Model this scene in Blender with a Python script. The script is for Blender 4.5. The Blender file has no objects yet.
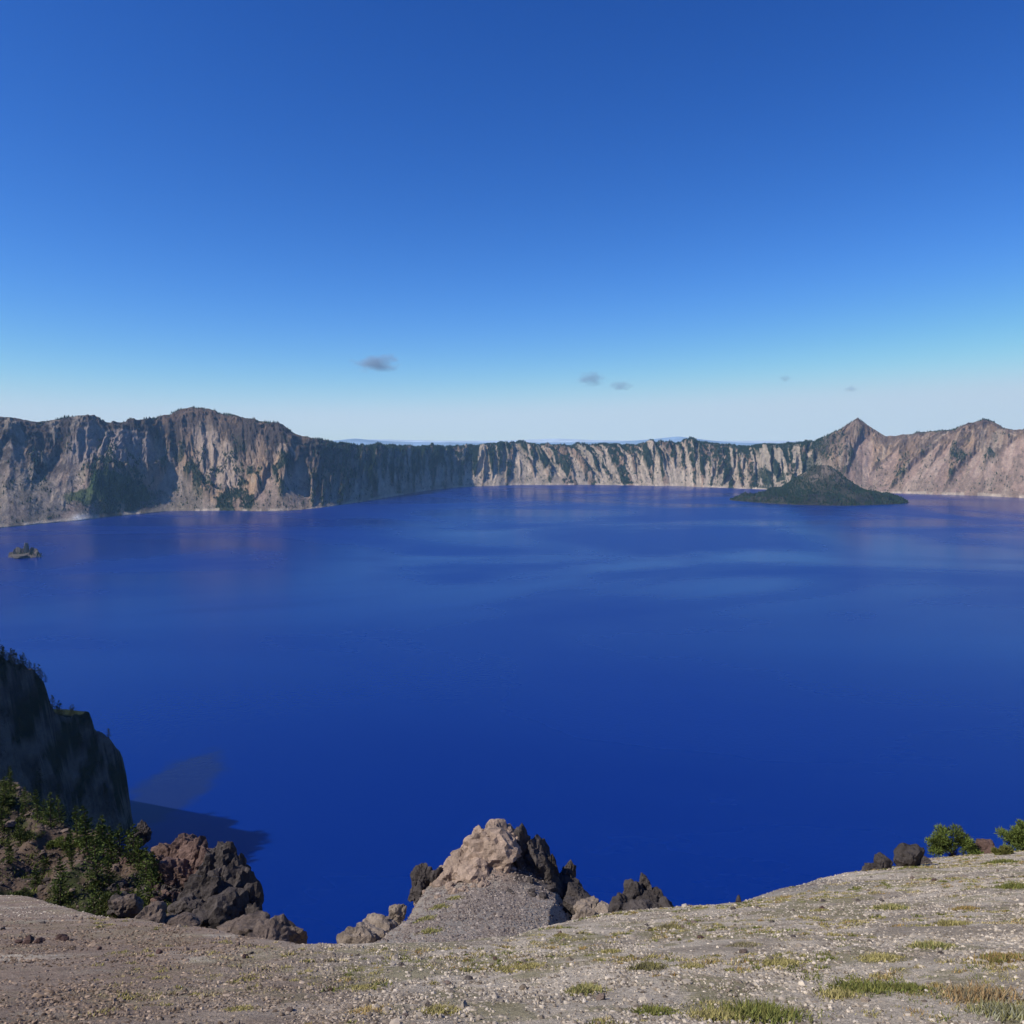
import bpy, math, numpy as np
from mathutils import Vector
rng=np.random.default_rng(7)
S=bpy.context.scene
S.view_settings.view_transform='Standard'; S.view_settings.look='None'; S.view_settings.exposure=0
H=500.0; F=804.0; P=math.radians(5.12)
cp,sp=math.cos(P),math.sin(P)
# ---------- survey helpers : elevation angle / bearing -> slopes
def ratio(py):
    v=(512-np.asarray(py,float))/F
    return (sp-v*cp)/(cp+v*sp)
def bear(px,py=500):
    v=(512-np.asarray(py,float))/F
    return ((np.asarray(px,float)-512)/F)/(cp+v*sp)
# ---------- numpy noise
def _h(i,j,k):
    n=(i.astype(np.int64)*374761393+j.astype(np.int64)*668265263+k.astype(np.int64)*2147483647)&0xffffffff
    n=((n^(n>>13))*1274126177)&0xffffffff
    n=((n^(n>>16))*2246822519)&0xffffffff
    return ((n^(n>>15))&0xffffff)/float(0xffffff)
def vn(x,y,z=0.0):
    x,y,z=np.broadcast_arrays(np.asarray(x,float),np.asarray(y,float),np.asarray(z,float))
    xi,yi,zi=np.floor(x),np.floor(y),np.floor(z)
    a,b,c=x-xi,y-yi,z-zi
    a=a*a*(3-2*a);b=b*b*(3-2*b);c=c*c*(3-2*c)
    xi=xi.astype(np.int64);yi=yi.astype(np.int64);zi=zi.astype(np.int64)
    def L(p,q,t):return p+(q-p)*t
    return L(L(L(_h(xi,yi,zi),_h(xi+1,yi,zi),a),L(_h(xi,yi+1,zi),_h(xi+1,yi+1,zi),a),b),
             L(L(_h(xi,yi,zi+1),_h(xi+1,yi,zi+1),a),L(_h(xi,yi+1,zi+1),_h(xi+1,yi+1,zi+1),a),b),c)
def fbm(x,y,z=0.0,o=5,g=.5):
    s=0;A=1;T=0
    for i in range(o):
        s=s+A*vn(np.asarray(x)*2**i+17.3*i,np.asarray(y)*2**i+5.1*i,np.asarray(z)*2**i+i*9.7);T+=A;A*=g
    return s/T
def ridg(x,y,z=0.0,o=4,g=.5):
    s=0;A=1;T=0
    for i in range(o):
        s=s+A*(1-np.abs(2*vn(np.asarray(x)*2**i+7.3*i,np.asarray(y)*2**i+3.1*i,np.asarray(z)*2**i+i*4.7)-1));T+=A;A*=g
    return s/T
def ss(a,b,x):
    t=np.clip((x-a)/(b-a),0,1);return t*t*(3-2*t)
def mix(a,b,t):
    return a*(1-t)+b*t
# ---------- mesh helper
def mkmesh(name,V,Fc,col=None,mat=None,smooth=True):
    V=np.asarray(V,np.float32);Fc=np.asarray(Fc,np.int32)
    me=bpy.data.meshes.new(name);k=Fc.shape[1]
    me.vertices.add(len(V));me.vertices.foreach_set('co',V.ravel())
    me.loops.add(Fc.size);me.loops.foreach_set('vertex_index',Fc.ravel())
    me.polygons.add(len(Fc))
    me.polygons.foreach_set('loop_start',np.arange(0,Fc.size,k,dtype=np.int32))
    me.polygons.foreach_set('loop_total',np.full(len(Fc),k,np.int32))
    me.polygons.foreach_set('use_smooth',np.full(len(Fc),smooth,bool))
    me.update(calc_edges=True)
    if col is not None:
        c=np.ones((len(V),4),np.float32);c[:,:3]=col
        at=me.color_attributes.new('Col','FLOAT_COLOR','POINT');at.data.foreach_set('color',c.ravel())
    if mat: me.materials.append(mat)
    return me
def mk(name,*a,**k):
    o=bpy.data.objects.new(name,mkmesh(name,*a,**k));S.collection.objects.link(o);return o
def gridF(nr,nc):
    i=np.arange(nr-1)[:,None]*nc+np.arange(nc-1)[None,:]
    i=i.ravel();return np.stack([i,i+1,i+nc+1,i+nc],1)
# ---------- materials
def nd(nt,t,**k):
    n=nt.nodes.new(t)
    for a,b in k.items():setattr(n,a,b)
    return n
def mat_attr(name,rough=.95,var=((1.0,.3),),bump=((1.0,.1),),spec=.2,trans=0):
    """vertex colour modulated by noises (scale,amount) with noise bumps (scale,distance)"""
    m=bpy.data.materials.new(name);m.use_nodes=True;nt=m.node_tree;L=nt.links
    B=nt.nodes['Principled BSDF'];B.inputs['Roughness'].default_value=rough
    B.inputs['Specular IOR Level'].default_value=spec
    at=nd(nt,'ShaderNodeVertexColor',layer_name='Col');tc=nd(nt,'ShaderNodeTexCoord')
    c=at.outputs['Color']
    for sc,am in var:
        n=nd(nt,'ShaderNodeTexNoise');n.inputs['Scale'].default_value=sc;n.inputs['Detail'].default_value=6;n.inputs['Roughness'].default_value=.65
        L.new(tc.outputs['Object'],n.inputs['Vector'])
        mr=nd(nt,'ShaderNodeMapRange');mr.inputs['From Min'].default_value=.25;mr.inputs['From Max'].default_value=.75
        mr.inputs['To Min'].default_value=1-am;mr.inputs['To Max'].default_value=1+am;L.new(n.outputs['Fac'],mr.inputs['Value'])
        vm=nd(nt,'ShaderNodeVectorMath',operation='SCALE');L.new(c,vm.inputs[0]);L.new(mr.outputs[0],vm.inputs['Scale']);c=vm.outputs[0]
    L.new(c,B.inputs['Base Color'])
    nrm=None
    for sc,ds in bump:
        n=nd(nt,'ShaderNodeTexNoise');n.inputs['Scale'].default_value=sc;n.inputs['Detail'].default_value=7;n.inputs['Roughness'].default_value=.65
        L.new(tc.outputs['Object'],n.inputs['Vector'])
        b=nd(nt,'ShaderNodeBump');b.inputs['Distance'].default_value=ds;b.inputs['Strength'].default_value=1
        L.new(n.outputs['Fac'],b.inputs['Height'])
        if nrm:L.new(nrm,b.inputs['Normal'])
        nrm=b.outputs[0]
    if nrm:L.new(nrm,B.inputs['Normal'])
    return m
# ---------- sun / sky
sd=Vector((-.67,-.24,.70)).normalized()
el=math.asin(sd.z);az=math.atan2(sd.x,sd.y)
W=bpy.data.worlds.new('World');S.world=W;W.use_nodes=True;nt=W.node_tree
bg=nt.nodes['Background'];sky=nd(nt,'ShaderNodeTexSky',sky_type='NISHITA',sun_disc=False)
sky.sun_elevation=el;sky.sun_rotation=az%(2*math.pi);sky.altitude=2300;sky.air_density=1.0;sky.dust_density=.3;sky.ozone_density=3.0
# deepen the blue of the sky: per-channel power curve with a soft shoulder
sep=nd(nt,'ShaderNodeSeparateColor');cmb=nd(nt,'ShaderNodeCombineColor');nt.links.new(sky.outputs[0],sep.inputs[0])
for i,(pw,gn,cap) in enumerate(((2.0,2.15,.50),(1.5,1.56,.69),(1.15,1.68,.90))):
    a=nd(nt,'ShaderNodeMath',operation='MULTIPLY');a.inputs[1].default_value=.1;b=nd(nt,'ShaderNodeMath',operation='POWER');b.inputs[1].default_value=pw
    c=nd(nt,'ShaderNodeMath',operation='MULTIPLY');c.inputs[1].default_value=gn
    q=nd(nt,'ShaderNodeMath',operation='SMOOTH_MIN');q.inputs[1].default_value=cap;q.inputs[2].default_value=.25
    w=nd(nt,'ShaderNodeMath',operation='MULTIPLY');w.inputs[1].default_value=10
    nt.links.new(sep.outputs[i],a.inputs[0]);nt.links.new(a.outputs[0],b.inputs[0]);nt.links.new(b.outputs[0],c.inputs[0]);nt.links.new(c.outputs[0],q.inputs[0]);nt.links.new(q.outputs[0],w.inputs[0]);nt.links.new(w.outputs[0],cmb.inputs[i])
nt.links.new(cmb.outputs[0],bg.inputs['Color']);bg.inputs['Strength'].default_value=.1
sl=bpy.data.lights.new('sun','SUN');sl.energy=5.0;sl.angle=math.radians(.5);sl.color=(1,.945,.87)
so=bpy.data.objects.new('sun',sl);S.collection.objects.link(so);so.rotation_euler=sd.to_track_quat('Z','Y').to_euler()
# ---------- camera
cam=bpy.data.cameras.new('camera');co=bpy.data.objects.new('camera',cam);S.collection.objects.link(co);S.camera=co
co.location=(0,0,H);co.rotation_euler=(math.pi/2-P,0,0);cam.sensor_width=36;cam.lens=36*F/1024;cam.clip_start=.1;cam.clip_end=900000

# ================= crater rim =================
T=np.array([(-700,420,640),(-300,416,570),(-100,414,540),(0,417,528),(20,419,526),(40,422,524),(60,420,522),(75,418,521),(98,417,518),(104,423,517),(120,424,516),(150,421,513),(172,415,511),(182,411,511),(195,408,511),(212,410,511),(226,415,511),(240,418,511),(268,423,511),(284,426,510.5),(293,433,510),(310,438,509),(340,444,505),(370,446,500),(400,446,495),(430,448,490),(460,448,487),(490,445,486),(520,443,485),(560,447,485),(600,444,485),(640,446,485.5),(680,443,486),(700,442,487),(740,446,488.5),(780,444,490),(815,440,491),(835,432,492),(848,424,492),(856,422,492.3),(866,428,492.6),(885,437,493),(915,433,494),(950,430,495),(968,425,495.5),(980,420,496),(990,422,496),(1000,428,497),(1012,431,497.5),(1024,431,498),(1100,428,503),(1300,420,520),(1800,415,640)],float)
pxs=np.concatenate([np.linspace(-700,-60,150,endpoint=False),np.linspace(-60,1084,2100),np.linspace(1086,1800,150)])
pt=np.interp(pxs,T[:,0],T[:,1]);ps=np.interp(pxs,T[:,0],T[:,2])
k=np.ones(41)/41;ps[160:2240]=np.convolve(ps,k,'same')[160:2240]
RUN=1.5
Ys=H/ratio(ps);rt=ratio(pt);Hc=(H-rt*Ys)/(1+RUN*rt)
U=bear(pxs,480)
sx=U*Ys;arc=np.concatenate([[0],np.cumsum(np.hypot(np.diff(sx),np.diff(Ys)*.6))])
Ys=Ys+70*(fbm(arc/260,0.3,o=4)-.5)*2
Hc=Hc+ (fbm(arc/45,3.3,o=4)-.5)*32
tin=np.concatenate([np.linspace(-.06,1,170),1+np.array([.01,.03,.06,.1,.2,.4,.8,1.6,3.2])])
t=tin[:,None];a=arc[None,:];PX=pxs[None,:]
wc=ss(300,400,PX)*(1-ss(790,850,PX)); wl=1-ss(280,400,PX); wr=ss(790,850,PX)
pl=np.interp(tin,[-.06,0,.04,.3,.55,.70,.82,.93,1,1.1,1.4,4.2],[-.05,0,.03,.20,.42,.62,.83,.95,1,.985,.9,-.1])[:,None]
pc=np.interp(tin,[-.06,0,.04,.3,.6,.8,.93,1,1.1,1.4,4.2],[-.05,0,.05,.33,.66,.86,.96,1,.985,.9,-.1])[:,None]
prof=mix(pl,pc,np.clip(wc+.6*wr,0,1))
tm=t*420.
lean=(fbm(a/1100,.5,77.,o=2)-.5)*1500*(t-.5)
wx=a+lean+240*(fbm(a/420,tm/420,5.5,o=3)-.5)+60*(fbm(a/90,tm/90,15.5,o=3)-.5)
wf=a+lean*.8+150*(fbm(a/300,tm/300,25.5,o=3)-.5)+50*(fbm(a/60,tm/60,35.5,o=3)-.5)
G1=ridg(wx/640,tm/1500,1.7,o=3,g=.45)
G2=ridg(wx/210,tm/420,8.7,o=4,g=.5)
G3=ridg(wf/70,tm/130,18.7,o=4,g=.55)
# talus fans: apex high on the wall, spreading to the shore, smooth surfaces
ga=np.random.default_rng(21);fanm=np.zeros(np.broadcast(t,a).shape)
aw=a+lean*.7+75*(fbm(a/110,tm/110,45.5,o=5,g=.6)-.5)
pos_=arc[150]
while pos_<arc[2250]:
    pxl=float(np.interp(pos_,arc,pxs));cen=300<pxl<815
    w=ga.uniform(14,70) if cen else ga.uniform(80,260)
    ap=ga.uniform(.4,1.0) if cen else ga.uniform(.4,.85)
    wt=w*np.clip(1-t/ap,0,1)**.8+ (8 if cen else 3)*(t<ap)
    ln_=ga.normal(0,90)*(t-.2)
    m_=ss(1.1,.75,np.abs(aw+ln_-pos_)/np.maximum(wt,.01))*(t<ap)*(t>0)
    fanm=np.maximum(fanm,m_);pos_+=w*ga.uniform(1.1,3.0)+(15 if cen else 0)
env=np.clip(4*(t+.03)*(1.03-t),0,1)*np.clip(t*6+.2,0,1)
big=np.where(t<=1,env,0)
rel=(G1-.6)*(310-60*wc)+((G2-.6)*190+(G3-.58)*82)*(1-.72*fanm)-fanm*26
ht=Hc[None,:]*prof+big*rel+ (t<=1)*np.clip(t*5,0,1)*(1-ss(.9,1,t))*(fbm(a/22,tm/22,4.4,o=4,g=.6)-.5)*50*(1-.8*fanm)
clm=ss(.5,.62,t*.75+.5*(fbm(a/200,tm/200,11.,o=4)-.4)+.15*(G2-.6))*(t<=1)*(1-.5*wc)*(1-.6*wr)*(1-fanm)
st=ht/46+2.2*fbm(a/120,tm/120,2.,o=4);ht=ht+clm*(1-ss(.93,1,t))*((np.floor(st)+ss(.3,.7,st-np.floor(st)))-st)*14
ht=np.where(t<0,-30,ht)
ht=np.where((t>=0)&(t<=1),np.maximum(ht,t*Hc[None,:]*.3),ht)
D=Ys[None,:]+RUN*Hc[None,:]*t
X=U[None,:]*D
# ---- colours
rock=np.array([.175,.13,.098]);rockd=np.array([.046,.040,.040]);pale=np.array([.48,.415,.335]);forest=np.array([.018,.032,.017]);green=np.array([.042,.085,.024]);tanr=np.array([.38,.265,.165]);pinkt=np.array([.34,.25,.205])
C=np.zeros(ht.shape+(3,));e=lambda m:np.broadcast_to(m,ht.shape)[...,None]
streak=fbm(wf/34,tm/150,3.2,o=5,g=.6)
streak2=fbm(wx/90,tm/190,13.2,o=5,g=.6)
nn=fbm(a/80,tm/60,6.2,o=6,g=.62)
fine=fbm(a/16,tm/16,99.,o=4,g=.65)
C[:]=rock*1.4
C=mix(C,tanr,e(ss(.42,.56,fbm(a/170,tm/130,66.,o=5,g=.6))*.8*(wl+.6*wr+.4*wc)))
C=mix(C,pale*.85,e(ss(.5,.64,streak)*.5*(1-.2*wl)))
rm=ss(.46,.54,.40*G2+.40*nn+.22*clm+.10*G3-.12)
C=mix(C,rock,e(rm*(.88-.25*wr)))
C=mix(C,rockd,e(ss(.475,.54,fbm(wf/60,tm/60,21.,o=6,g=.65)*.8+.12*clm+.16*(G3-.5)+.03)*(wl*.85+wc*.5+wr*.55)))
ftal=mix(np.array([.27,.225,.19])*np.ones(C.shape),pinkt*np.ones(C.shape),e(np.clip(wr+.7*wl*ss(.4,.55,fbm(a/400,1.,9.,o=2)),0,1)))
ftal=mix(ftal,pale*.95*np.ones(C.shape),e(np.clip(wc*.85+.25*ss(.5,.62,streak),0,1)))
C=mix(C,ftal*(.75+.5*streak[...,None]),e(fanm*(.92-.12*wc)))
fm=ss(.495,.54,streak2*.42+.50*fbm(a/28,tm/28,88.,o=4,g=.6)+.08+.03*(t-.5))*wc*(1-.76*fanm)
fm=np.maximum(fm,ss(745,765,PX)*(1-ss(800,835,PX))*ss(.42,.5,nn))
C=mix(C,forest*1.4,e(fm*.95))
cn=fbm(wf/42,tm/260,31.,o=4,g=.55)
ch=ss(.0,.05,cn-(.60-.05*t))*wc*ss(.02,.15,t)*(1-ss(.9,1,t)*.6)
C=mix(C,pale,e(ch*.65))
gr2=ss(.5,.55,fbm(a/55,tm/45,41.,o=6,g=.68)-.24*t+.095)*(wr*.7+wl*.85)*(1-ss(.35,.85,t))*(1-.65*fanm)
C=mix(C,forest*1.4,e(gr2))
C=mix(C,forest*1.6,e(ss(.46,.56,fbm(a/60,tm/60,51.,o=5,g=.65))*(ss(.9,1,t))*(.6+.35*wc)))
C=mix(C,rockd*1.2,e(ss(.42,.52,fbm(a/120,tm/90,91.,o=5,g=.65))*(1-ss(60,105,PX))*ss(.4,.55,t)*.85))
C=mix(C,pale*.8,e(ss(.5,.6,fbm(wf/50,tm/90,93.,o=5,g=.6))*(1-ss(80,120,PX))*.5))
pkd=np.exp(-((PX-855)/16)**2)+np.exp(-((PX-980)/20)**2)+np.exp(-((PX-200)/45)**2)
C=mix(C,np.array([.11,.078,.06]),e(ss(.3,.6,pkd)*ss(.72,.85,t+.2*(nn-.5))*ss(.38,.5,nn)*.85))
gp=np.exp(-((PX-112)/48)**2-((t-.20)/.11)**2)
C=mix(C,green,e(ss(.35,.5,gp*(.4+1.2*fbm(a/50,tm/40,61.,o=5)))*.85))
fan=np.exp(-((PX-115)/46)**2-((t-.60)/.2)**2)
C=mix(C,np.array([.27,.23,.21])*(.85+.3*streak[...,None]),e(ss(.3,.5,fan+.3*(nn-.5))*.92))
C=mix(C,np.array([.37,.30,.24])*(.8+.4*streak[...,None]),e(ss(.3,.6,np.exp(-((PX-218+30*(t-.5))/22)**2-((t-.5)/.3)**2)+.4*(nn-.5))*.85))
C=mix(C,pale*1.05,e((1-ss(.015,.04,t))*ss(.44,.56,fbm(a/60,0,71.,o=4))*.8))
C=mix(C,np.array([.75,.75,.72]),e(np.exp(-((PX-78)/7)**2-((t-.02)/.03)**2)))
C=C*(.55+.9*fine[...,None])
C=np.where((t>1.05)[...,None],forest*1.5,C)
mrim=mat_attr('rim_rock_mat',var=((.02,.18),(.09,.35)),bump=((.03,16),(.12,5)),spec=.1)
V=np.stack([X,np.broadcast_to(D,ht.shape),ht],-1).reshape(-1,3)
mk('crater_rim_hills',V,gridF(*ht.shape),col=C.reshape(-1,3),mat=mrim)

# ---- distant forests (tiny conifers merged)
def cones(P_,hh,rr,col,n=5):
    N=len(P_);an=np.arange(n)/n*2*np.pi
    ring=np.stack([np.cos(an),np.sin(an),np.zeros(n)],1)
    base=P_[:,None,:]+ring[None]*rr[:,None,None]*(.7+.6*rng.random((N,n,1)))
    tip=P_+np.stack([0*hh,0*hh,hh],1)
    V=np.concatenate([base,tip[:,None]],1).reshape(-1,3)
    i=np.arange(n);f=np.stack([i,(i+1)%n,np.full(n,n)],1)
    Fc=(f[None]+(np.arange(N)*(n+1))[:,None,None]).reshape(-1,3)
    return V,Fc,np.repeat(col,n+1,axis=0)
mfor=mat_attr('distant_foliage_mat',var=((.05,.3),),bump=(),spec=.05)
prob=(fm*1.0+ .35*ss(.9,1,t)*wc+ .10*wc+.8*gr2+gp*.3+ .3*ss(.5,.6,fbm(a/60,tm/60,51.,o=5,g=.65))*ss(.88,1,t))*(t>.03)*(t<=1.03)*(1-ch)*(1-.8*fanm)
prob=np.broadcast_to(prob,ht.shape).copy();prob[:,:150]*=.3
NT=36000
pr=prob.ravel()/prob.sum();idx=rng.choice(pr.size,NT,p=pr)
PV=V[idx]+np.stack([rng.normal(0,5,NT),rng.normal(0,4,NT),np.full(NT,-3.)],1)
hh=rng.uniform(12,24,NT);cc=forest*(.7+.9*rng.random((NT,1)))*1.25
a_,b_,c_=cones(PV,hh,hh*.24,cc)
mk('distant_conifer_forest',a_,b_,col=c_,mat=mfor,smooth=False)

# ================= lake =================
m=bpy.data.materials.new('lake_water_mat');m.use_nodes=True;nt=m.node_tree;L=nt.links;B=nt.nodes['Principled BSDF']
tc=nd(nt,'ShaderNodeTexCoord');mp=nd(nt,'ShaderNodeMapping');mp.inputs['Scale'].default_value=(.00042,.00075,.001);mp.inputs['Rotation'].default_value=(0,0,.35)
L.new(tc.outputs['Object'],mp.inputs['Vector'])
n=nd(nt,'ShaderNodeTexNoise');n.inputs['Scale'].default_value=1;n.inputs['Detail'].default_value=6;n.inputs['Distortion'].default_value=1.5;L.new(mp.outputs[0],n.inputs['Vector'])
rp=nd(nt,'ShaderNodeMapRange');rp.inputs['From Min'].default_value=.40;rp.inputs['From Max'].default_value=.62;rp.inputs['To Min'].default_value=.20;rp.inputs['To Max'].default_value=.35
L.new(n.outputs['Fac'],rp.inputs['Value']);L.new(rp.outputs[0],B.inputs['Roughness'])
cr=nd(nt,'ShaderNodeMix',data_type='RGBA');L.new(n.outputs['Fac'],cr.inputs['Factor'])
cr.inputs['A'].default_value=(.0002,.010,.135,1);cr.inputs['B'].default_value=(.0003,.026,.215,1)
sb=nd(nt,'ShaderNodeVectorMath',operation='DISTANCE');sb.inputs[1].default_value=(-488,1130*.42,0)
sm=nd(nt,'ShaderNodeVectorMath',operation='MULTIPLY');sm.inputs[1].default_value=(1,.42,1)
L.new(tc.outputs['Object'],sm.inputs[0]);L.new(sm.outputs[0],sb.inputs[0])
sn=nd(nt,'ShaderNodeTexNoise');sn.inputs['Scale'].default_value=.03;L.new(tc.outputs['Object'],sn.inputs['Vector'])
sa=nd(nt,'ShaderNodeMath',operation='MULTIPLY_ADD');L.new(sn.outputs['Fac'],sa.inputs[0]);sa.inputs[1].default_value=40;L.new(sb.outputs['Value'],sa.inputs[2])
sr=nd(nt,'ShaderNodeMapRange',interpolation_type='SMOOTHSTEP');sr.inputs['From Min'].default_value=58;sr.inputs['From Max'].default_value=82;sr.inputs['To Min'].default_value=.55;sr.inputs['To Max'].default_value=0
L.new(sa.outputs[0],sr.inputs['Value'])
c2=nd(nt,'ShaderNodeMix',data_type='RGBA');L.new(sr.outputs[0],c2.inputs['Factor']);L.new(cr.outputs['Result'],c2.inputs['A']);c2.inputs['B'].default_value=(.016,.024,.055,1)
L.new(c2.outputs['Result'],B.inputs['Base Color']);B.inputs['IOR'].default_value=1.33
n2=nd(nt,'ShaderNodeTexNoise');n2.inputs['Scale'].default_value=.12;n2.inputs['Detail'].default_value=6;L.new(tc.outputs['Object'],n2.inputs['Vector'])
bp=nd(nt,'ShaderNodeBump');bp.inputs['Distance'].default_value=.4;bp.inputs['Strength'].default_value=.6;L.new(n2.outputs['Fac'],bp.inputs['Height']);L.new(bp.outputs[0],B.inputs['Normal'])
an=np.linspace(0,2*np.pi,97)[:-1]
LV=np.stack([np.cos(an)*9000,np.sin(an)*5600+4200,0*an],1)
LV=np.concatenate([LV,[[0,4200,0]]]);i=np.arange(96)
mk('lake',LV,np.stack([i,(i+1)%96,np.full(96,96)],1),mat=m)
# ================= ground to the horizon & distant ranges =================
gm=mat_attr('ground_mat',var=((.0004,.3),),bump=(),spec=.05)
R=350000.;an=np.linspace(0,2*np.pi,65)[:-1]
GV=np.concatenate([np.stack([np.cos(an)*R,np.sin(an)*R,0*an-40],1),[[0,0,-40]]]);i=np.arange(64)
mk('ground',GV,np.stack([i,(i+1)%64,np.full(64,64)],1),col=np.tile([.10,.14,.17],(65,1)),mat=gm)
def ridge(name,dist,base,amp,sc,col,seed,hs=()):
    x=np.linspace(-dist*1.3,dist*1.3,700);y0=np.sqrt(np.maximum((dist*1.7)**2-x**2,1))-.7*dist
    h=base+amp*(fbm(x/sc,seed,o=5)-.5)
    for cx,w,hh in hs:h=h+hh*np.exp(-np.abs((x-cx)/w)**1.3)
    rows=[];
    for f,dy in((0,-.08),(.5,-.05),(.8,-.025),(1,0),(.6,.05),(0,.1)):
        rows.append(np.stack([x,y0+dy*dist,-45+(h+45)*f],1))
    V=np.stack(rows);mk(name,V.reshape(-1,3),gridF(6,700),col=np.tile(col,(6*700,1)),mat=gm)
ridge('distant_mountains',60000,300,200,9000,(.20,.33,.50),3.3,[(-11500,2200,300),(12200,2600,420)])  # distance haze is put into the blue ridge colour
ridge('distant_mountains',120000,330,300,16000,(.36,.50,.66),9.3,[(6500,6000,400),(-20000,9000,300)])  # haze painted into the paler blue of the farther ridge

# ================= wizard island =================
rr=np.concatenate([np.linspace(0,1.05,130)]);th=np.linspace(0,2*np.pi,281)
cx,cy=bear(821,490)*6650,6650.
Rt=(1+.15*(fbm(np.cos(th)*2+5,np.sin(th)*2+5,o=4)-.5)*2+.07*np.exp(-((th-3.1)/.35)**2)+.05*np.exp(-((th)/.4)**2)+.05*np.exp(-((th-6.283)/.4)**2))[None,:]
ex=(690*np.cos(th)*Rt)*rr[:,None];ey=(500*np.sin(th)*Rt)*rr[:,None]
r=np.hypot(ex,ey)
cone=325*np.clip(1-r/480,0,1)**1.25;cone=np.minimum(cone,278+6*(fbm(ex/25,ey/25,6.,o=2)-.5)); cone=cone-16*np.exp(-(r/26)**2)
ap=58*(1-ss(.82,1.0,rr))[:,None]*(.15+1.1*ridg(ex/170,ey/170,2.2,o=5)**2)-3*ss(.98,1.02,rr)[:,None]
z=np.maximum(cone,0)*(1-ss(.85,1,rr))[:,None]+ap*(1-.8*ss(20,90,cone))+9*(fbm(ex/30,ey/30,4.,o=4)-.5)+16*np.clip(cone/200,0,1)*(ridg(np.arctan2(ey,ex)*7,r/400,o=3)-.6)
z=np.where(rr[:,None]>1,-8,z)
ni=fbm(ex/70,ey/70,7.,o=5,g=.6);C=np.zeros(z.shape+(3,));C[:]=[.058,.058,.042]
C=mix(C,np.array([.035,.035,.032]),(ss(.4,.6,ni)*(r>330))[...,None])
C=mix(C,np.array([.19,.16,.13]),(ss(90,220,cone)*ss(.42,.58,ni)*.85)[...,None])
IV=np.stack([ex+cx,ey+cy,z],-1).reshape(-1,3)
mk('cinder_cone_island',IV,gridF(*z.shape),col=C.reshape(-1,3),mat=mrim)
NI=11000
pb=((rr[:,None]<.97)*r*(ss(.34,.55,fbm(ex/110,ey/110,17.,o=4,g=.6))*.9+.2)*(1-.55*ss(60,220,cone))).ravel();pb/=pb.sum()
ix=rng.choice(pb.size,NI,p=pb);hh=rng.uniform(9,21,NI)
a_,b_,c_=cones(IV[ix]+np.stack([rng.normal(0,4,NI),rng.normal(0,4,NI),np.full(NI,-2.)],1),hh,hh*.26,forest*(.6+1.0*rng.random((NI,1)))*1.15)
mk('island_conifer_forest',a_,b_,col=c_,mat=mfor,smooth=False)

# ================= rocks =================
def ico(sub):
    import bmesh
    bm=bmesh.new();bmesh.ops.create_icosphere(bm,subdivisions=sub,radius=1);bm.verts.ensure_lookup_table()
    v=np.array([x.co[:] for x in bm.verts]);f=np.array([[q.index for q in p.verts] for p in bm.faces]);bm.free();return v,f
ICO={k:ico(k) for k in(1,2,3,4,5)}
def rockm(c,s,seed,sub=4,rot=0,npl=12,rough=.12):
    v,f=ICO[sub];g=np.random.default_rng(seed)
    n=g.normal(size=(npl,3));n/=np.linalg.norm(n,axis=1)[:,None];d=g.uniform(.5,.9,npl)
    dt=np.maximum(v@n.T,1e-3);rad=np.minimum((d/dt).min(1),1.08)
    o=seed*3.7
    rad=rad*(1+rough*2*(fbm(v[:,0]*2.2+o,v[:,1]*2.2,v[:,2]*2.2,o=5,g=.6)-.5)+rough*.9*(ridg(v[:,0]*4+o,v[:,1]*4,v[:,2]*2,o=3)-.5))
    p=v*rad[:,None]*np.asarray(s);ca,sa=math.cos(rot),math.sin(rot)
    p=np.stack([p[:,0]*ca-p[:,1]*sa,p[:,0]*sa+p[:,1]*ca,p[:,2]],1)
    return p+np.asarray(c),f,v
def rocks(name,lst,cols,mat,sub=4,seed0=0,var=.3,rough=.14,smooth=False):
    Vs=[];Fs=[];Cs=[];off=0
    for i,(c,s,ro) in enumerate(lst):
        sb_=sub if s[0]>.38 or sub<4 or s[0]>5 else 3
        p,f,v=rockm(c,s,seed0+i,sb_,ro,rough=rough)
        ci=np.asarray(cols[i%len(cols)]);nz=fbm(p[:,0]*1.1/s[0]+i,p[:,1]*1.1/s[0],p[:,2]*2/s[0],o=4)
        Vs.append(p);Fs.append(f+off);Cs.append(ci*(1+var*2*(nz-.5))[:,None]);off+=len(p)
    return mk(name,np.concatenate(Vs),np.concatenate(Fs),col=np.concatenate(Cs),mat=mat,smooth=smooth)
mrock=mat_attr('rock_mat',var=((.7,.3),(4,.35)),bump=((1.2,.35),(6,.10),(25,.025)),spec=.15)
mrockf=mat_attr('rock_far_mat',var=((.05,.25),(.3,.25)),bump=((.08,5),),spec=.1)
# small ship-shaped rock island
yb=H/ratio(557.);xb=bear(25,555)*yb
lst=[]
for dx,dy,h,w in[(-58,0,20,20),(-40,4,34,19),(-22,0,50,18),(-6,5,42,18),(8,0,62,15),(24,3,42,18),(40,0,30,18),(56,2,16,16),(0,-14,16,44),(20,-10,18,32)]:
    lst.append(((xb+dx,yb+dy,0),(w,w*.9,h*1.25),dx))
rocks('rock_islet',lst,[(.15,.125,.105),(.20,.17,.13),(.10,.09,.08)],mrockf,sub=4,seed0=300,rough=.25)
hh=rng.uniform(5,11,50)
a_,b_,c_=cones(np.stack([xb+rng.normal(0,30,50),yb-12+rng.normal(0,8,50),rng.uniform(3,18,50)],1),hh,hh*.28,forest*(.8+.8*rng.random((50,1)))*1.3)
mk('islet_conifer_forest',a_,b_,col=c_,mat=mfor,smooth=False)

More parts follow.
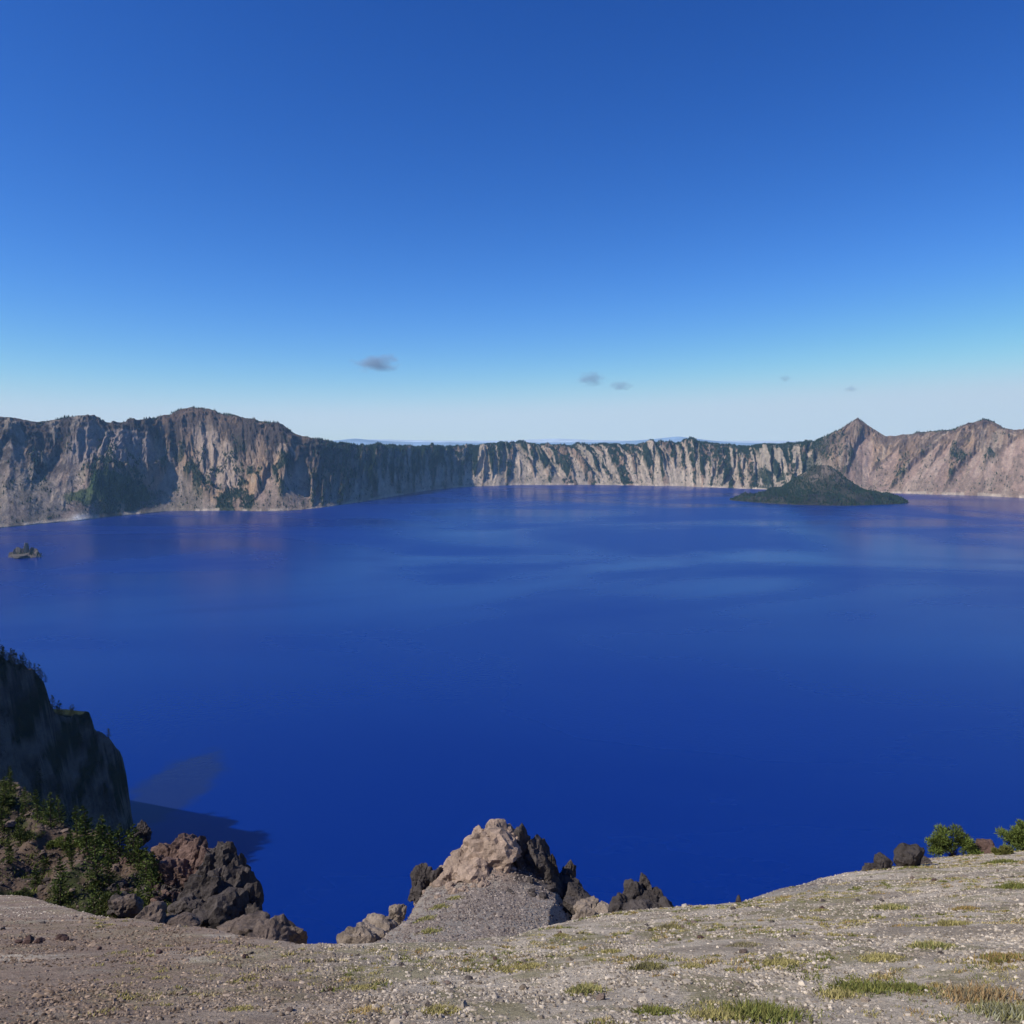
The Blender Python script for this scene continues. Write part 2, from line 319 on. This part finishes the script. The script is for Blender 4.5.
# ================= pine template =================
def pine(seed,levels=15,nb=7,seg=6,wide=.24,wd0=.016):
    g=np.random.default_rng(seed);V=[];Fc=[];C=[]
    def add(p,f,c):
        o=len(V);V.extend(p);Fc.extend([[q+o for q in x] for x in f]);C.extend([c]*len(p))
    n=6
    for a0,a1 in((0,.5),(.5,.98)):
        r0,r1=.022*(1-a0)+.002,.022*(1-a1)+.002
        pts=[(math.cos(x*2*math.pi/n)*rr_,math.sin(x*2*math.pi/n)*rr_,z_) for rr_,z_ in((r0,a0),(r1,a1)) for x in range(n)]
        add(pts,[[x,(x+1)%n,n+(x+1)%n] for x in range(n)]+[[x,n+(x+1)%n,n+x] for x in range(n)],(.07,.05,.04))
    for l in range(levels):
        zt=.05+.93*(l/(levels-1));L0=wide*(1-zt)**.75*(1 if zt>.12 else .8)+.014
        for b in range(nb if zt<.85 else 4):
            an=g.uniform(0,6.283);Ln=L0*g.uniform(.55,1.2);up=g.uniform(.0,.3);dz=g.uniform(-.02,.02)
            if g.random()<.1:continue
            dx,dy=math.cos(an),math.sin(an)
            add([(0,0,zt+dz),(dx*Ln*.8,dy*Ln*.8,zt+dz+up*Ln*.8),(dx*Ln*.05,dy*Ln*.05,zt+dz-.006)],[[0,1,2]],(.07,.055,.04))
            for s_ in range(seg):
                f_=(s_+1)/seg;c=np.array([dx*Ln*f_,dy*Ln*f_,zt+dz+up*Ln*f_*f_])
                for w in range(4):
                    d=g.normal(size=3);d/=np.linalg.norm(d);d=d*.6+np.array([dx,dy,.35])*.6;ln=.042*g.uniform(.6,1.3)
                    sd_=g.normal(size=3);sd_=np.cross(sd_,d);sd_/=np.linalg.norm(sd_)+1e-6;wd=wd0
                    br=g.uniform(.55,1.35)*(.6+.5*f_)
                    add([tuple(c-sd_*wd),tuple(c+sd_*wd),tuple(c+d*ln)],[[0,1,2]],(.11*br,.15*br,.035*br))
    return np.array(V),np.array(Fc),np.array(C)
pv=[pine(1,16,8,6,.27),pine(2,14,8,6,.34),pine(3,16,7,5,.24)]
mleaf=mat_attr('pine_foliage_mat',rough=.8,var=((1.5,.15),),bump=(),spec=.15)
pm=[mkmesh('pine_mesh',a,b,col=c,mat=mleaf,smooth=False) for a,b,c in pv]
def replicate(tpl,pos,hs,wid=1.0,tint=1.0):
    Vs=[];Fs=[];Cs=[];o=0
    for i,(p,h) in enumerate(zip(pos,hs)):
        a,b,c=tpl[i%len(tpl)];r_=i*2.399;ca,sa=math.cos(r_),math.sin(r_)
        v=np.stack([(a[:,0]*ca-a[:,1]*sa)*wid,(a[:,0]*sa+a[:,1]*ca)*wid,a[:,2]],1)*h+p
        Vs.append(v);Fs.append(b+o);Cs.append(c*tint*rng.uniform(.75,1.25));o+=len(a)
    return np.concatenate(Vs),np.concatenate(Fs),np.concatenate(Cs)

# ================= shaded headland on the left (900 m away) =================
sp_y=np.array([420,560,700,800,873,890,905,914,920,928,950,962,968,984,992,1000,1004,1007,1012])
sp_h=np.array([400,345,310,288,266,247,236,222,188,176,172,165,142,128,110,92,66,20,-20.])
yy=np.linspace(430,1012,580);hs=np.interp(yy,sp_y,sp_h)+24*(fbm(yy/10,1.2,o=4,g=.6)-.5)
xs=-1020+.52*yy
nrm_=np.array([.887,-.461])
w_=np.concatenate([-np.linspace(600,10,25),np.linspace(-6,0,4),np.linspace(1,330,200)])
Wg=w_[:,None];hg=hs[None,:]
prf=np.interp(w_,[0,8,30,60,85,130,190,330],[0,.20,.50,.62,.85,1.0,1.15,1.4])[:,None]
G=ridg(yy[None,:]/75+Wg/300,Wg/160,3.,o=4,g=.55)
dropm=prf*320+((G-.55)*120+(ridg(yy[None,:]/22+Wg/90,Wg/60,13.,o=4,g=.6)-.55)*60)*ss(0,25,Wg)
zz=np.where(Wg<0,hg+Wg*.08+6*(fbm(yy[None,:]/25,Wg/25,o=4)-.5),hg-dropm+26*(fbm(yy[None,:]/9,Wg/9,8.,o=4,g=.6)-.5)*ss(0,15,Wg))
zz=np.maximum(zz,-20)
HX=xs[None,:]+nrm_[0]*Wg+16*(fbm(yy[None,:]/40,zz/40,5.,o=5,g=.6)-.5)*ss(0,30,Wg);HY=yy[None,:]+nrm_[1]*Wg*.8
nz=fbm(HX/22,HY/22,zz/26,o=5,g=.65)
C=np.zeros(zz.shape+(3,));C[:]=[.05,.046,.044];C=mix(C,np.array([.18,.15,.12]),(ss(.48,.58,nz*.7+.3*G)*.9)[...,None]);C=mix(C,np.array([.015,.024,.014]),ss(.47,.54,fbm(HX/24+9,HY/24,zz/24,o=5,g=.6))[...,None])  # dark rock and forest colours carry part of the cliff's shade
HV=np.stack([HX,HY,zz],-1).reshape(-1,3)
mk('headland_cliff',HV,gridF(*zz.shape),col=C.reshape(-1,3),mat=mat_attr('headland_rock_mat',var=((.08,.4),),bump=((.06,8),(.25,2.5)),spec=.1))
cand=((zz>20)*(HY<985)*((Wg<4)*(Wg>-90)*1.0+(Wg>=4)*.45*(nz<.5))).ravel();cand=cand/cand.sum();ix=rng.choice(cand.size,380,p=cand)
top=[np.array([x_+rng.normal(0,3),y_,h_-3]) for y_,x_,h_ in zip(yy[::3],xs[::3],hs[::3]) if y_<930 and rng.random()<.85]
pos=[HV[k]+[0,0,-1] for k in ix]+top
a_,b_,c_=replicate([pine(11,11,6,3,.30,.03),pine(12,10,6,3,.36,.03)],pos,rng.uniform(8,21,len(pos)),tint=.27)  # low tint puts the headland's shade into the tree colour
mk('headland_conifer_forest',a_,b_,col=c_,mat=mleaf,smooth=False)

# ================= foreground rim slope =================
eu=np.array([-6,-1.2,-.9,-.668,-.56,-.448,-.35,-.278,-.2,-.1,0,.05,.115,.22,.2976,.375,.453,.504,.581,.664,.9,1.5,6])
ey_=np.array([40,46,46,39,26,19.5,15.8,13.9,13.6,14.2,15.2,17.5,20,21,22.3,25.8,32,36,50,49,50,52,52.])
def plane(x,y):
    s=.5*(y+np.sqrt(y*y+1))
    return -1.6-.55*s+.08*np.where(x>0,x,0)*ss(0,6,y)
def smax(a,b,k):
    h=np.clip(.5+.5*(a-b)/k,0,1);return b*(1-h)+a*h+k*h*(1-h)
def terr(x,y):
    u=x/np.maximum(y,.3);u=np.where(y<=.3,np.sign(x)*6,u)
    ye=np.interp(u,eu,ey_)
    b0=plane(x,y)+.26*(fbm(x/3.5,y/3.5,1.,o=4)-.5)+.5*(fbm(x/14,y/14,2.,o=2)-.5)*ss(6,20,y)
    over=np.maximum(y-ye+.45*(fbm(x*.8,y*.8,3.,o=3)-.5)*2,0)
    b0=b0-np.minimum(over*over*.25,over*.55)-ss(30,120,over)*over*.1
    n1=fbm(x/9,y/9,5.,o=5,g=.55)
    # pinnacle spur
    xc=-1.7+.10*(y-30)+1.0*(fbm(y/5,3.3,o=3)-.5);d=np.abs(x-xc+.9*(fbm(x/2,y/2,71.,o=3)-.5))
    zs=-18.1-.37*(y-28)+np.where(y<28,.14*(28-y),0)
    zs=zs-.05*d*d-1.2*np.maximum(d-3.2,0)+.9*(fbm(x/2.5,y/2.5,7.,o=4)-.5)*ss(1.8,3.8,d)+.24*(fbm(x/1.6,y/1.6,7.5,o=5,g=.55)-.5)
    pk=np.exp(-((x+.8)/2.3)**2-((y-40.2)/2.1)**2)
    zs=zs+2.0*pk*(.65+.5*ridg(x/1.8,y/1.8,4.,o=4,g=.5))-1.8*np.maximum(y-42.5,0)
    zs=np.where(y<8,-200,zs)
    # vegetated crag
    rough=ridg(x/5,y/5,6.,o=5,g=.55)
    edge=-16.0+5*(fbm(y/6,2.2,x/9,o=4)-.5)
    yf=70-(x+46)*.62+4*(fbm(x/5,4.4,o=4)-.5)
    zc=-32.3+.03*(y-52)+(n1-.5)*3.0+(rough-.55)*2.6+.5*(fbm(x/1.2,y/1.2,9.,o=4)-.5)
    zc=zc-1.6*np.maximum(x-edge,0)-1.3*np.maximum(y-yf,0)-.25*np.maximum(48-y,0)*(x>-60)
    zc=np.where(y<30,-200,zc)
    z=smax(smax(b0,zs,.3),zc,.5)
    return z
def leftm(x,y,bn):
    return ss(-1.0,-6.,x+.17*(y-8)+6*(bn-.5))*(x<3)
r1=np.concatenate([np.geomspace(1.2,75,640),np.geomspace(75.6,900,160)])
az_=np.concatenate([np.linspace(-2.6,-.78,160,endpoint=False),np.linspace(-.78,.78,900),np.linspace(.79,2.6,160)])
Rg,Ag=np.meshgrid(r1,az_,indexing='ij');GX=Rg*np.sin(Ag);GY=Rg*np.cos(Ag)
Z=terr(GX,GY);
Z=Z+.045*(fbm(GX*2.5,GY*2.5,o=4)-.5)*ss(60,30,Rg)
pum=np.array([.58,.49,.365]);brown=np.array([.24,.17,.125]);gray=np.array([.27,.24,.205])
C=np.zeros(Z.shape+(3,));C[:]=pum
bn=fbm(GX/4,GY/4,12.,o=5,g=.55)
lf=leftm(GX,GY,bn)
C=mix(C,pum*np.array([.58,.56,.55]),(ss(.44,.56,fbm(GX/.8,GY/.55,15.,o=6,g=.68))*.8)[...,None])
C=mix(C,pum*1.15,(ss(.5,.65,fbm(GX/3,GY/2,16.,o=5,g=.6))*.6)[...,None])
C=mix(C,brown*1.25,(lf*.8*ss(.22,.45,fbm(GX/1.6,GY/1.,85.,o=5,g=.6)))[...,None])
C=mix(C,np.array([.25,.22,.09]),(ss(.52,.60,fbm(GX/1.1,GY/1.0,19.,o=6,g=.65))*.6*(1-.6*lf))[...,None])
insp=(ss(21,25,GY)*(np.abs(GX+1)<12)*(GY<60)*(GX>-.28*GY))
C=mix(C,gray*(.8+.5*fbm(GX/2,GY/2,29.,o=5,g=.6))[...,None],(insp*.92)[...,None])
C=mix(C,np.array([.22,.15,.11]),(insp*ss(.5,.6,fbm(GX/1.8,GY/2.5,39.,o=5,g=.6))*.4)[...,None])
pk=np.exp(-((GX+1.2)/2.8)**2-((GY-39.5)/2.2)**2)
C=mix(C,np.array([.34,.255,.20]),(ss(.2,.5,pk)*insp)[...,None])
C=mix(C,np.array([.09,.072,.062]),(ss(.15,.35,pk)*insp*ss(-.2,.5,GX+.8*(bn-.5)))[...,None])  # shaded right side of the pinnacle painted into the colour
crag=ss(38,44,GY)*(GX<-9)*(GX<-.2*GY)
cf=fbm(GX/2.2,GY/2.2,22.,o=5,g=.6)
C=mix(C,mix(np.array([.12,.085,.062]),np.array([.045,.052,.022]),ss(.42,.54,cf)[...,None]),crag[...,None])
C=mix(C,np.array([.055,.045,.04]),(crag*ss(-19,-16,GX))[...,None])
C=mix(C,np.array([.15,.12,.10]),(ss(75,110,Rg))[...,None])
mg=mat_attr('pumice_ground_mat',var=((1.3,.12),(9,.3),(38,.6)),bump=((3,.06),(14,.05),(50,.03)),spec=.1)
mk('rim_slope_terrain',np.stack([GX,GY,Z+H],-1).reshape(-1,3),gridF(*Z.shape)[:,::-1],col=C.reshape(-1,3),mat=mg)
def at(px,py,y):
    x=float(bear(px,py))*y;return x,y,float(terr(np.array(x),np.array(float(y))))+H

# ---- gravel
def gravel(gx,gy,smin,smax_,big,c1,c2):
    gz=terr(gx,gy)+H;N=len(gx)
    v,f=ICO[1];sz=smin+(smax_-smin)*rng.random(N)**3+.0006*gy*rng.random(N);sz[rng.random(N)<big]*=2.4
    V_=v[None]*(.6+.7*rng.random((N,12,1)))*sz[:,None,None]*np.stack([rng.uniform(.7,1.5,N),rng.uniform(.7,1.5,N),rng.uniform(.5,.9,N)],1)[:,None,:]+np.stack([gx,gy,gz],1)[:,None,:]
    gc=mix(np.array(c1),np.array(c2),(rng.random((N,1))**1.2))*(.65+.5*rng.random((N,1)))
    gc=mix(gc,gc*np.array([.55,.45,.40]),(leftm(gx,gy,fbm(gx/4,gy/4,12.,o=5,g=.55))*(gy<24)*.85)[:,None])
    return V_.reshape(-1,3),f,np.repeat(gc,12,axis=0),N
N=130000
gy=4.5+ (rng.random(N)**1.6)*42;gx=gy*rng.uniform(-.8,.85,N)
u=gx/gy;keep=(gy<np.interp(u,eu,ey_)+.3);gx,gy=gx[keep],gy[keep];N=len(gx)
dn=fbm(gx/1.5,gy/1.5,33.,o=4);k2=rng.random(N)<ss(.35,.6,dn)+.2;gx,gy=gx[k2],gy[k2]
V1,f,c1_,n1_=gravel(gx,gy,.008,.028,.006,(.57,.49,.38),(.15,.12,.09))
N=12000;gy=rng.uniform(24,41,N);gx=-1.3+rng.normal(0,2.6,N)
V2,f,c2_,n2_=gravel(gx,gy,.015,.06,.012,(.33,.28,.235),(.13,.10,.085))
N=9000;gy=rng.uniform(44,70,N);gx=gy*rng.uniform(-.72,-.3,N)
V3,f,c3_,n3_=gravel(gx,gy,.03,.16,.03,(.16,.12,.095),(.06,.05,.045))
N=n1_+n2_+n3_
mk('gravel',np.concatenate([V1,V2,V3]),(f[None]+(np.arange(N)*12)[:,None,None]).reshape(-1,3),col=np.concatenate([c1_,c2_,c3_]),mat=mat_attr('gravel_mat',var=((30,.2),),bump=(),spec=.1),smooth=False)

# ---- outcrop rocks of the pinnacle spur
def R(px,py,y,w,h,dz=0,ro=None,d=None):
    x=float(bear(px,py))*y;z=H-float(ratio(py))*y
    return ((x,y,z+dz),(w,(d or w*.9),h),rng.uniform(0,3) if ro is None else ro)
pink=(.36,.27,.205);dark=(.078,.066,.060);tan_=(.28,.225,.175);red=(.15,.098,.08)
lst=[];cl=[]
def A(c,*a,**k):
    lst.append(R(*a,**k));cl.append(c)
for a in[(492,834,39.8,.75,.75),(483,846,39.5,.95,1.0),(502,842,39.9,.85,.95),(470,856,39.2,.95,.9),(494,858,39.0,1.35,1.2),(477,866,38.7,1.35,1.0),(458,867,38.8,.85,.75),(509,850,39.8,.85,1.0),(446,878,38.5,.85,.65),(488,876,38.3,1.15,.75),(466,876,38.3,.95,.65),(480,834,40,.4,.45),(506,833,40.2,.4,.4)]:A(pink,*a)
for a in[(519,853,39.9,.95,1.3),(533,864,39.7,1.0,1.3),(527,880,39.2,1.2,1.0),(545,880,39.2,1.0,1.1),(514,868,39,.75,1.2),(552,871,39.8,.48,1.0),(567,879,40.2,.6,1.0),(560,893,39.5,1.05,.8),(576,897,38.8,.75,.6),(540,895,38.4,.95,.6),(524,893,38.2,.65,.45),(423,882,38.5,.52,.9),(417,893,38,.55,.5),(436,880,38.5,.45,.6),(572,906,37.5,.65,.5)]:A(dark,*a)  # dark rocks; the pinnacle's shaded right side is put into their colour
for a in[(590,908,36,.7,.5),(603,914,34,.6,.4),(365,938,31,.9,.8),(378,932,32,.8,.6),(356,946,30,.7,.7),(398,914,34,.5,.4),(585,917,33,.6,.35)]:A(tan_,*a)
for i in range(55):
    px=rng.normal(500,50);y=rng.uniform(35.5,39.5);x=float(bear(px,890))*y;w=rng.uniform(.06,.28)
    z=float(terr(np.array(x),np.array(y)))+H;lst.append(((x,y,z),(w,w*.9,w*.8),rng.uniform(0,3)));cl.append(pink if px<508 else dark)  # lit left and shaded right of the pinnacle painted as two colours
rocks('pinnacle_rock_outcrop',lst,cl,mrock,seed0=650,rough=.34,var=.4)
lst=[];cl=[]
for a in[(632,897,30,.5,.65),(645,891,30.5,.42,.75),(622,907,29,.5,.45),(657,901,30,.5,.6),(640,910,28,.7,.35),(665,906,28.5,.38,.35),(648,905,29.5,.55,.55),(637,890,30.3,.25,.4)]:A(dark,*a)
rocks('dark_rock_outcrop',lst,cl,mrock,seed0=97,rough=.36)
# crag rocks
lst=[];cl=[]
for a in[(168,854,57,1.0,1.0),(185,850,57,1.1,1.4),(196,862,56,1.2,1.7),(178,872,55,1.6,1.4),(207,870,55,1.3,1.6),(160,870,56,1.1,.9)]:A(red,*a)
for a in[(215,866,54,1.3,1.7),(228,866,54,1.2,2.0),(240,875,54,1.0,1.8),(222,890,52,1.6,2.1),(240,896,52,1.3,2.1),(205,894,51,1.4,1.7),(248,910,51,1.0,1.5),(254,920,50,.85,.9),(230,915,50,1.6,1.4),(205,914,50,1.5,1.2),(145,834,60,.65,.9),(138,842,60,.7,.6),(120,905,50,1.0,.6),(75,925,47,.9,.5),(185,907,50,1.2,1.0)]:A(dark,*a)
for a in[(255,932,44,1.5,.9),(272,938,42,1.3,.9),(286,942,40,1.0,.85),(240,930,46,1.4,.8),(265,947,38,1.3,.9),(125,907,47,.9,.8),(150,920,46,1.3,.8),(180,924,46,1.3,.7),(280,934,42,.6,.5)]:A((.14,.108,.088),*a)
for i in range(110):
    y=rng.uniform(47,60);x=rng.uniform(-.52,-.32)*y;w=rng.uniform(.12,.65)
    z=float(terr(np.array(x),np.array(y)))+H
    if z-H<-36:continue
    lst.append(((x,y,z),(w,w*.9,w*.9),rng.uniform(0,3)));cl.append([dark,red,dark][i%3])
rocks('crag_rock_outcrop',lst,cl,mrock,seed0=120,rough=.36,var=.4)
def gr(px,py,y,w,h,sunk=.2):
    x,y,z=at(px,py,y);return ((x,y,z+h*.5-sunk*h),(w,w*.8,h),rng.uniform(0,3))
for px,y,w,h in[(885,33,.5,.6),(911,35,.8,.75),(872,32.5,.3,.25),(984,44,.8,.75),(740,22,.1,.15),(866,31.5,.22,.16),(924,36,.35,.3)]:
    rocks('boulder',[gr(px,860,y,w,h)],[dark if px!=984 else (.14,.09,.075)],mrock,seed0=int(px)+1,rough=.3)
lst=[];cl=[]
for px,y,w in[(28,15,.16),(40,15.3,.12),(62,15.8,.17),(66,15.5,.1),(20,15.2,.09),(245,12.3,.08),(160,13,.08),(100,14,.07),(330,9.5,.04),(700,13,.06),(820,17,.08),(930,22,.1),(560,15,.06),(495,12,.05)]:
    lst.append(gr(px,960,y,w,w*.8));cl.append((.12,.075,.065))
for i in range(190):
    y=rng.uniform(7,44);px=rng.uniform(0,1024);x=float(bear(px,930))*y
    if y>np.interp(x/y,eu,ey_)-.3:continue
    w=rng.uniform(.02,.055)*(1+y/25);z=float(terr(np.array(x),np.array(y)))+H;lst.append(((x,y,z+w*.1),(w,w*.8,w*.7),i));cl.append([(.2,.15,.12),(.35,.28,.21),(.12,.10,.085)][i%3])
rocks('scattered_stones',lst,cl,mrock,sub=2,seed0=200)

# ---- grass tufts and cushion plants
gv=[];gf=[];gcx=[];o=0
def tuft(x,y,r,n,hgt,c1,c2):
    global o
    px_=x+rng.normal(0,r*.5,n);py_=y+rng.normal(0,r*.42,n);pz=terr(px_,py_)+H-.01
    an=rng.uniform(0,6.283,n);h=hgt*rng.uniform(.3,1.2,n)*np.exp(-((px_-x)/r)**2*.8);ln=h*rng.uniform(.3,1.1,n);w=.004+.0006*y
    b=np.stack([px_,py_,pz],1);s=np.stack([-np.sin(an)*w,np.cos(an)*w,0*an],1)
    tp=b+np.stack([np.cos(an)*ln,np.sin(an)*ln,h],1)
    V_=np.stack([b-s,b+s,tp],1).reshape(-1,3);gv.append(V_);gf.append(np.arange(n*3).reshape(-1,3)+o);o+=n*3
    c=mix(np.array(c1),np.array(c2),rng.random((n,1)))*(.5+.9*rng.random((n,1)));gcx.append(np.repeat(c,3,axis=0))
def ypl(px,py):
    rr_=float(ratio(py));u=float(bear(px,py));return 1.6/max(rr_-.55+.08*max(u,0),.01)
olive=(.18,.165,.05);yel=(.38,.32,.14);gre=(.11,.135,.035);org=(.34,.21,.09)
spec=[(585,993,.24,.07,gre,yel),(760,1010,.5,.09,gre,olive),(715,1014,.3,.06,olive,yel),(655,1014,.25,.05,gre,olive),(510,970,.3,.04,olive,yel),(530,968,.25,.04,yel,olive),(650,970,.28,.06,(.10,.09,.06),olive),(860,985,.4,.07,gre,olive),(840,990,.25,.05,olive,yel),(930,948,.3,.07,gre,yel),(980,990,.4,.08,(.18,.17,.11),org),(1010,1005,.35,.08,(.24,.24,.18),olive),(890,908,.35,.09,gre,yel),(950,928,.25,.07,olive,yel),(440,1012,.25,.04,olive,yel),(370,1010,.3,.03,yel,org),(360,985,.25,.03,olive,yel),(690,968,.2,.03,yel,olive),(1000,865,.6,.15,gre,olive),(820,912,.2,.05,yel,olive),(745,948,.25,.05,(.24,.2,.16),olive),(240,1005,.2,.03,yel,olive),(965,908,.25,.06,org,olive),(1000,962,.3,.06,gre,org),(560,940,.15,.04,olive,yel),(780,965,.3,.05,yel,olive),(880,960,.3,.05,olive,yel),(610,955,.2,.04,olive,yel),(670,930,.3,.05,(.12,.10,.07),olive),(905,985,.25,.05,gre,olive),(1015,890,.4,.1,gre,olive)]
for px,py,r_,h_,c1,c2 in spec:
    y=ypl(px,py);tuft(float(bear(px,py))*y,y,r_,int(800+2800*r_),h_,c1,c2)
NT_=6500
ty=5+rng.random(NT_)**1.2*42;tx=ty*rng.uniform(-.55,.8,NT_)
ok=(ty<np.interp(tx/ty,eu,ey_)-.4)&(fbm(tx/2.5,ty/2,44.,o=4)>.49)
for i,(x,y) in enumerate(zip(tx[ok],ty[ok])):
    if x<-1.5-.1*y and i%2:continue
    tuft(x,y,rng.uniform(.04,.26),90,rng.uniform(.014,.04)+.0008*y,[yel,olive][i%2],[olive,gre,(.36,.29,.19),org,olive,gre][i%6])
for px,y,r_ in[(440,33,.5),(455,34.5,.4),(425,31,.5),(430,28.8,.5),(590,33,.3)]:
    x,_,_=at(px,920,y);tuft(x,y,r_,700,.1,gre,yel)
for i in range(320):
    y=rng.uniform(46,70);x=rng.uniform(-.68,-.38)*y
    if fbm(np.array(x/4),np.array(y/4),55.,o=3)<.48:continue
    tuft(x,y,rng.uniform(.3,1.0),200,.22,(.15,.17,.04),(.07,.08,.03))
mk('grass_tufts',np.concatenate(gv),np.concatenate(gf),col=np.concatenate(gcx),mat=mat_attr('grass_mat',rough=.9,var=((3,.2),),bump=(),spec=.1),smooth=False)

# ---- pines on the crag
k=0
for px,y,h in[(8,66,2.2),(28,66,1.8),(40,64,2.6),(52,62,2.4),(62,63,2.0),(78,61,2.4),(88,58,3.2),(96,54,3.0),(104,58,3.0),(112,57,2.6),(120,57,2.4),(22,60,2.0),(34,54,1.8),(58,52,2.8),(62,49,2.0),(10,57,1.7),(145,54,2.4),(150,52,2.8),(156,54,2.2),(134,57,2.6),(128,58,2.0),(140,56,2.2),(92,50,2.4),(24,64,1.7),(70,59,1.9),(46,65,1.8),(108,54,2.2),(100,60,1.6),(152,49,1.7),(14,68,2.0),(4,62,2.2),(225,52,1.3),(84,49,1.6),(116,50,1.9),(138,50,1.8),(44,57,1.5),(72,55,1.4)]:
    x,_,z=at(px,860,y);ob=bpy.data.objects.new('pine_tree',pm[k%3]);S.collection.objects.link(ob)
    ob.location=(x,y,z-.1);q=rng.uniform(.85,1.1);ob.scale=(h*q,h*q,h*1.2);ob.rotation_euler=(rng.uniform(-.06,.06),rng.uniform(-.06,.06),rng.uniform(0,6));k+=1
# ---- shrubs
def shrub(px,y,w,h,seed,c0=(.105,.135,.03),nc=34,nl=260,lf=1.0):
    g=np.random.default_rng(seed);x,_,z=at(px,850,y);V=[];Fc=[];C=[]
    cen=[(g.uniform(-.85,.85)*w,g.normal(0,w*.3),g.uniform(.1,.8)*h) for _ in range(nc)]
    for cX,cY,cZ in cen:
        cZ*=max(.25,1-(abs(cX)/w)**2*.8)
        o_=len(V);V+= [(0,0,0),(.05,0,0),(cX,cY,cZ)];Fc.append([o_,o_+1,o_+2]);C+=[(.08,.06,.045)]*3
        br0=g.uniform(.55,1.35)
        for q in range(nl):
            d=g.normal(size=3);d/=np.linalg.norm(d);rr_=.24*w*g.random()**.4
            c=np.array([cX,cY,cZ])+d*rr_*np.array([1,1,.7]);
            if c[2]<0:continue
            s_=np.cross(g.normal(size=3),d);s_/=np.linalg.norm(s_)+1e-6;dd=d+g.normal(size=3)*.5+np.array([0,0,.5]);o_=len(V)
            V+=[tuple(c-s_*.03*lf),tuple(c+s_*.03*lf),tuple(c+dd*.09*lf)];Fc.append([o_,o_+1,o_+2])
            b=br0*g.uniform(.6,1.4);C+=[(c0[0]*b,c0[1]*b,c0[2]*b)]*3
    ob=mk('shrub',np.array(V),np.array(Fc),col=np.array(C),mat=mleaf,smooth=False);ob.location=(x,y,z-.05)
shrub(953,44,1.35,2.0,1);shrub(1024,44,1.3,2.1,2);shrub(1003,41,.5,.5,3,(.15,.15,.04))
for i,(px,y,w,h) in enumerate([(18,52,.9,.7),(42,49,1.0,.6),(2,50,.8,.6),(132,51,.8,.7),(110,52,.8,.7),(85,60,.9,.8),(5,66,1.0,.9),(60,60,.9,.7),(30,60,.9,.7),(70,50,.7,.5)]):shrub(px,y,w,h,20+i,(.12,.15,.035) if i%2 else (.07,.09,.025),20,150)

# ================= clouds =================
def cloud(px,py,w,h,seed,dens):
    d=32000.;x=float(bear(px,py))*d;z=H-float(ratio(py))*d
    v,f=ICO[4];ob=mk('cloud',v,f,smooth=True);ob.location=(x,d,z);sx_=w/F*d*.5;ob.scale=(sx_,sx_*.6,h/F*d*.5)
    m=bpy.data.materials.new('cloud_mat');m.use_nodes=True;nt=m.node_tree;nt.nodes.clear();L=nt.links
    out=nd(nt,'ShaderNodeOutputMaterial');vs=nd(nt,'ShaderNodeVolumePrincipled');L.new(vs.outputs[0],out.inputs['Volume'])
    vs.inputs['Color'].default_value=(.60,.74,.93,1);vs.inputs['Anisotropy'].default_value=0.2
    tc=nd(nt,'ShaderNodeTexCoord');ln=nd(nt,'ShaderNodeVectorMath',operation='LENGTH');L.new(tc.outputs['Object'],ln.inputs[0])
    n=nd(nt,'ShaderNodeTexNoise',noise_dimensions='4D');n.inputs['W'].default_value=seed;n.inputs['Scale'].default_value=1.9;n.inputs['Detail'].default_value=5;n.inputs['Roughness'].default_value=.6;L.new(tc.outputs['Object'],n.inputs['Vector'])
    a=nd(nt,'ShaderNodeMath',operation='MULTIPLY_ADD');L.new(ln.outputs['Value'],a.inputs[0]);a.inputs[1].default_value=-.42;L.new(n.outputs['Fac'],a.inputs[2])
    b=nd(nt,'ShaderNodeMapRange');L.new(a.outputs[0],b.inputs['Value']);b.inputs['From Min'].default_value=.16;b.inputs['From Max'].default_value=.42;b.inputs['To Max'].default_value=dens
    L.new(b.outputs[0],vs.inputs['Density']);ob.data.materials.append(m)
cloud(376,363,58,24,1.3,.0020);cloud(591,379,38,18,4.2,.0017);cloud(621,386,28,12,7.7,.0017);cloud(785,379,16,9,2.2,.0018);cloud(851,389,16,9,9.1,.002)

# ================= haze in the crater air =================
m=bpy.data.materials.new('haze_mat');m.use_nodes=True;nt=m.node_tree;nt.nodes.clear()
out=nd(nt,'ShaderNodeOutputMaterial');vs=nd(nt,'ShaderNodeVolumeScatter');nt.links.new(vs.outputs[0],out.inputs['Volume'])
vs.inputs['Color'].default_value=(.34,.64,1,1);vs.inputs['Density'].default_value=2.2e-5;vs.inputs['Anisotropy'].default_value=.1
x0,x1,y0,y1,z0,z1=-14000,14000,-3000,15000,-60,1500
BV=[(x,y,z) for x in(x0,x1) for y in(y0,y1) for z in(z0,z1)]
mk('atmospheric_haze',BV,[[0,1,3,2],[4,6,7,5],[0,4,5,1],[2,3,7,6],[0,2,6,4],[1,5,7,3]],mat=m,smooth=False)
